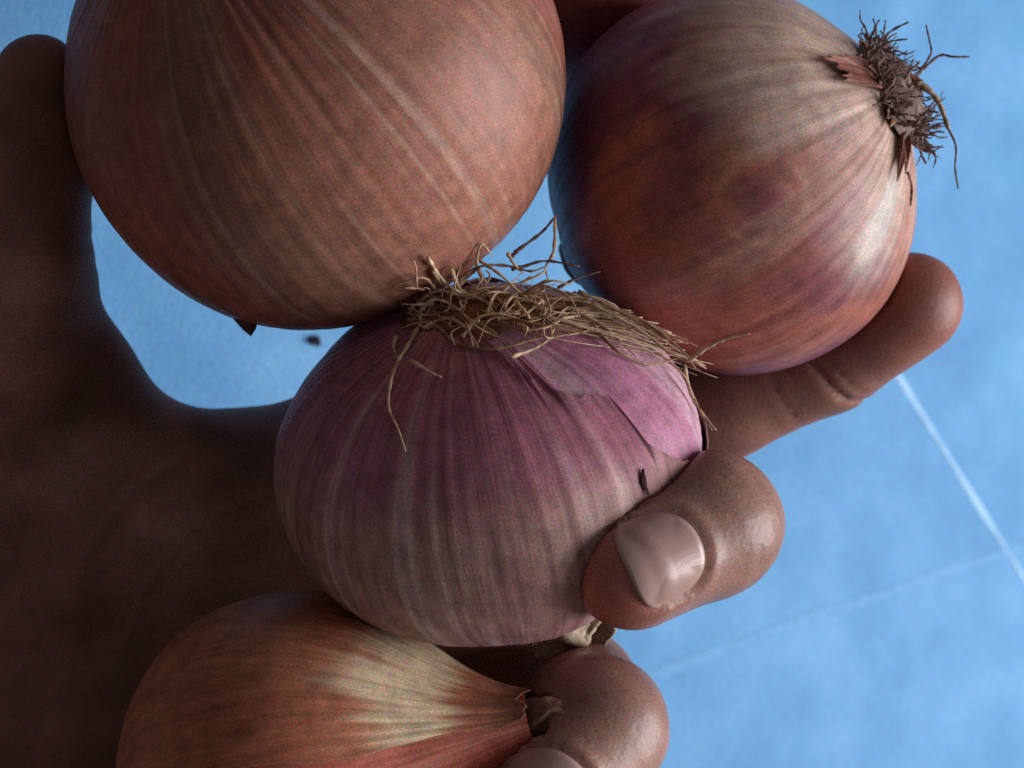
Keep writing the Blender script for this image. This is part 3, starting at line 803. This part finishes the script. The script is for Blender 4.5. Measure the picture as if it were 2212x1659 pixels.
wisp_neck(C, eC, [P(1215, 1330, -1.1), P(1232, 1360, -1.15), P(1252, 1378, -1.2), P(1300, 1376, -1.1)], 0.55, 0.34, M_NECK)

# lower onion: outer skin torn along one side, curled dry neck end
L0 = D.lont(D.hit(850, 1612))[0][0]; L1 = D.lont(D.hit(720, 1400))[0][0]
sg = 1 if ((L1 - L0 + PI) % (2 * PI) - PI) > 0 else -1
D.sheet(min(L0, L0 + sg * 5.0), max(L0, L0 + sg * 5.0), lambda x: 0.08, lambda x: 0.955 + 0.05 * (fbm(np.array([[math.cos(x) * 3, math.sin(x) * 3, 4.0]]), 6, 3)[0] - 0.5) * 2, col_D, eD, 'outer_skin', nl=420, nt=190, off=0.02, lift0=0.0, lift1=0.0, falloff=0.02, thick=0.012, curl=0.05, side=0.22)
tipD = D.c + D.M @ np.array([0, 0, D.prof[-1, 0] * D.R])
dD = D.M[:, 2]
wisp_neck(D, eD, [tipD - dD * 0.55, tipD - dD * 0.2, tipD + dD * 0.06 + np.array([0, .03, .04]), tipD + dD * 0.20 + np.array([.0, -.06, .08])], 0.37, 0.09, M_NECKB, 'neck')

# right onion: root plate, dark tuft, torn flaps and stray roots
dome('root_plate', B, eB, 0.66, 0.30, M_ROOTD, 5, 0.3)
rp = B.c + B.M @ np.array([0, 0, B.prof[0, 0] * B.R]); rd = -B.M[:, 2]
tuft = []
for i in range(260):
    a = random.uniform(0, 6.28); r = 0.72 * math.sqrt(random.random())
    base = rp + B.M @ np.array([math.cos(a) * r, math.sin(a) * r, 0]) + rd * 0.02
    out = unit(rd * random.uniform(.5, 1.2) + (B.M @ np.array([math.cos(a), math.sin(a), 0])) * random.uniform(.1, 1.1) + np.array([random.uniform(-.4, .4) for _ in range(3)]))
    ln = random.uniform(.12, .40) * random.choice((1, 1, 1, 1.4)); pts = [base]; dv = out
    for q_ in range(4):
        dv = unit(dv + np.array([random.uniform(-1, 1) for _ in range(3)]) * 0.75); pts.append(pts[-1] + dv * ln / 3.2)
    w0 = random.uniform(.010, .028); tuft.append(tube(None, np.array(pts), w0, w0 * .4, None, None, 5, n=14, rough=0.25))
o = joined('root_tuft', tuft, M_ROOTD, eB); o['kind'] = 'stuff'
def k2(x, y): return (1127.7 + .4903 * x, .4903 * y)
zr = rp[2]
for pts, w0, m_ in ([(1690,390),(1740,330),(1800,240),(1795,180),(1780,110)], .018, M_ROOTD), ([(1770,300),(1840,245),(1900,250),(1972,250)], .020, M_ROOTD), \
        ([(1740,360),(1790,395),(1840,460),(1880,570)], .045, M_NECK), ([(1860,540),(1890,590),(1912,650),(1908,740),(1922,832)], .018, M_ROOTD), \
        ([(1690,540),(1740,610),(1760,680),(1780,722)], .022, M_ROOTD), ([(1650,560),(1700,600),(1810,642)], .016, M_ROOTD), \
        ([(1450,280),(1480,250),(1520,232)], .035, M_ROOTD), ([(1540,300),(1640,310),(1730,350),(1785,400)], .060, M_PLATE), ([(1700,760),(1718,830),(1712,905)], .02, M_ROOTD):
    q = [k2(*v) for v in pts]
    t_ = strand(q, (B,), zr + 0.05, 0.03, 0.03)
    tube('root', t_, w0, w0 * .6, m_, eB)
def flap(s, parent, px, py, dlon, dt, colr, curl, seed, name='skin_flap'):
    lo, t = s.lont(s.hit(px, py)); lo, t = lo[0], t[0]
    e0 = lambda x: t - dt * math.sqrt(max(0.02, 1 - ((x - lo) / dlon) ** 2)) * (0.9 + 0.1 * math.sin(9 * (x - lo) / dlon + seed)); e1 = lambda x: t + dt * math.sqrt(max(0.02, 1 - ((x - lo) / dlon) ** 2)) * (0.85 + 0.15 * math.sin(8 * (x - lo) / dlon + seed * 2))
    return s.sheet(lo - dlon, lo + dlon, e0, e1, colr, parent, name, nl=60, nt=40, off=0.03, lift0=curl * .3, lift1=curl, falloff=0.03, thick=0.018, curl=curl * .5, wav=0.03, side=0.03)
br = col_flap((0.18, 0.06, 0.05), (0.30, 0.13, 0.10)); pal = col_flap((0.60, 0.46, 0.36), (0.72, 0.60, 0.48))
def scale_leaf(s, parent, px, py, dlon, t0, t1, colr, seed):
    lo = s.lont(s.hit(px, py))[0][0]
    e1 = lambda x: t0 + (t1 - t0) * (0.45 + 0.55 * math.sqrt(max(0, 1 - ((x - lo) / dlon) ** 2))) * (0.70 + 0.6 * fbm(np.array([[x * 22, seed, 0]]), 3, 3)[0])
    return s.sheet(lo - dlon, lo + dlon, lambda x: t0, e1, colr, parent, 'skin_flap', nl=70, nt=40, off=0.02, lift0=0, lift1=0.07, falloff=0.025, thick=0.012, curl=0.02, wav=0.04)
tan = col_flap((0.34, 0.17, 0.11), (0.52, 0.36, 0.26))
for px, py, dl_, t1, cl in ((1765, 150, .26, .315, br), (1862, 320, .16, .265, tan), (1935, 365, .12, .30, br)):
    scale_leaf(B, eB, px, py, dl_, 0.19, t1, cl, px * .01)

# upper left onion: a curled flake of skin under its lower edge
def flake(name, outline, z, thick, mat, parent, bow=0.08):
    c = np.mean([P(*q, z) for q in outline], 0); V = [c + np.array([0, 0, bow])]
    for q in outline: V.append(P(*q, z))
    n = len(outline); F = [(0, 1 + i, 1 + (i + 1) % n) for i in range(n)]
    ob = link(name, V, F, mat, parent, smooth=False)
    md = ob.modifiers.new('thickness', 'SOLIDIFY'); md.thickness = thick * S
    return ob
zA = A.c[2]
flake('skin_flake', [(470, 640), (490, 672), (508, 694), (524, 712), (542, 727), (553, 710), (556, 698), (580, 702), (620, 696), (600, 650)], zA + 0.1, 0.03, M_CRUMB, eA)

# crumb of skin lying on the sheet
def crumb(outline, label):
    pts = [on_sheet(*q) + np.array([.0, 0, .04]) for q in outline]; c = np.mean(pts, 0)
    V = [c + np.array([.1, 0, .22])] + pts; n = len(pts)
    ob = link('skin_crumb', V, [(0, 1 + i, 1 + (i + 1) % n) for i in range(n)], M_CRUMB, None, smooth=False)
    md = ob.modifiers.new('thickness', 'SOLIDIFY'); md.thickness = 0.03 * S
    return tag(ob, label, 'crumb')
crumb([(667, 733), (676, 728), (686, 727), (691, 738), (692, 747), (684, 744), (675, 742)], 'dark crumb of onion skin on the blue sheet, below the largest onion')
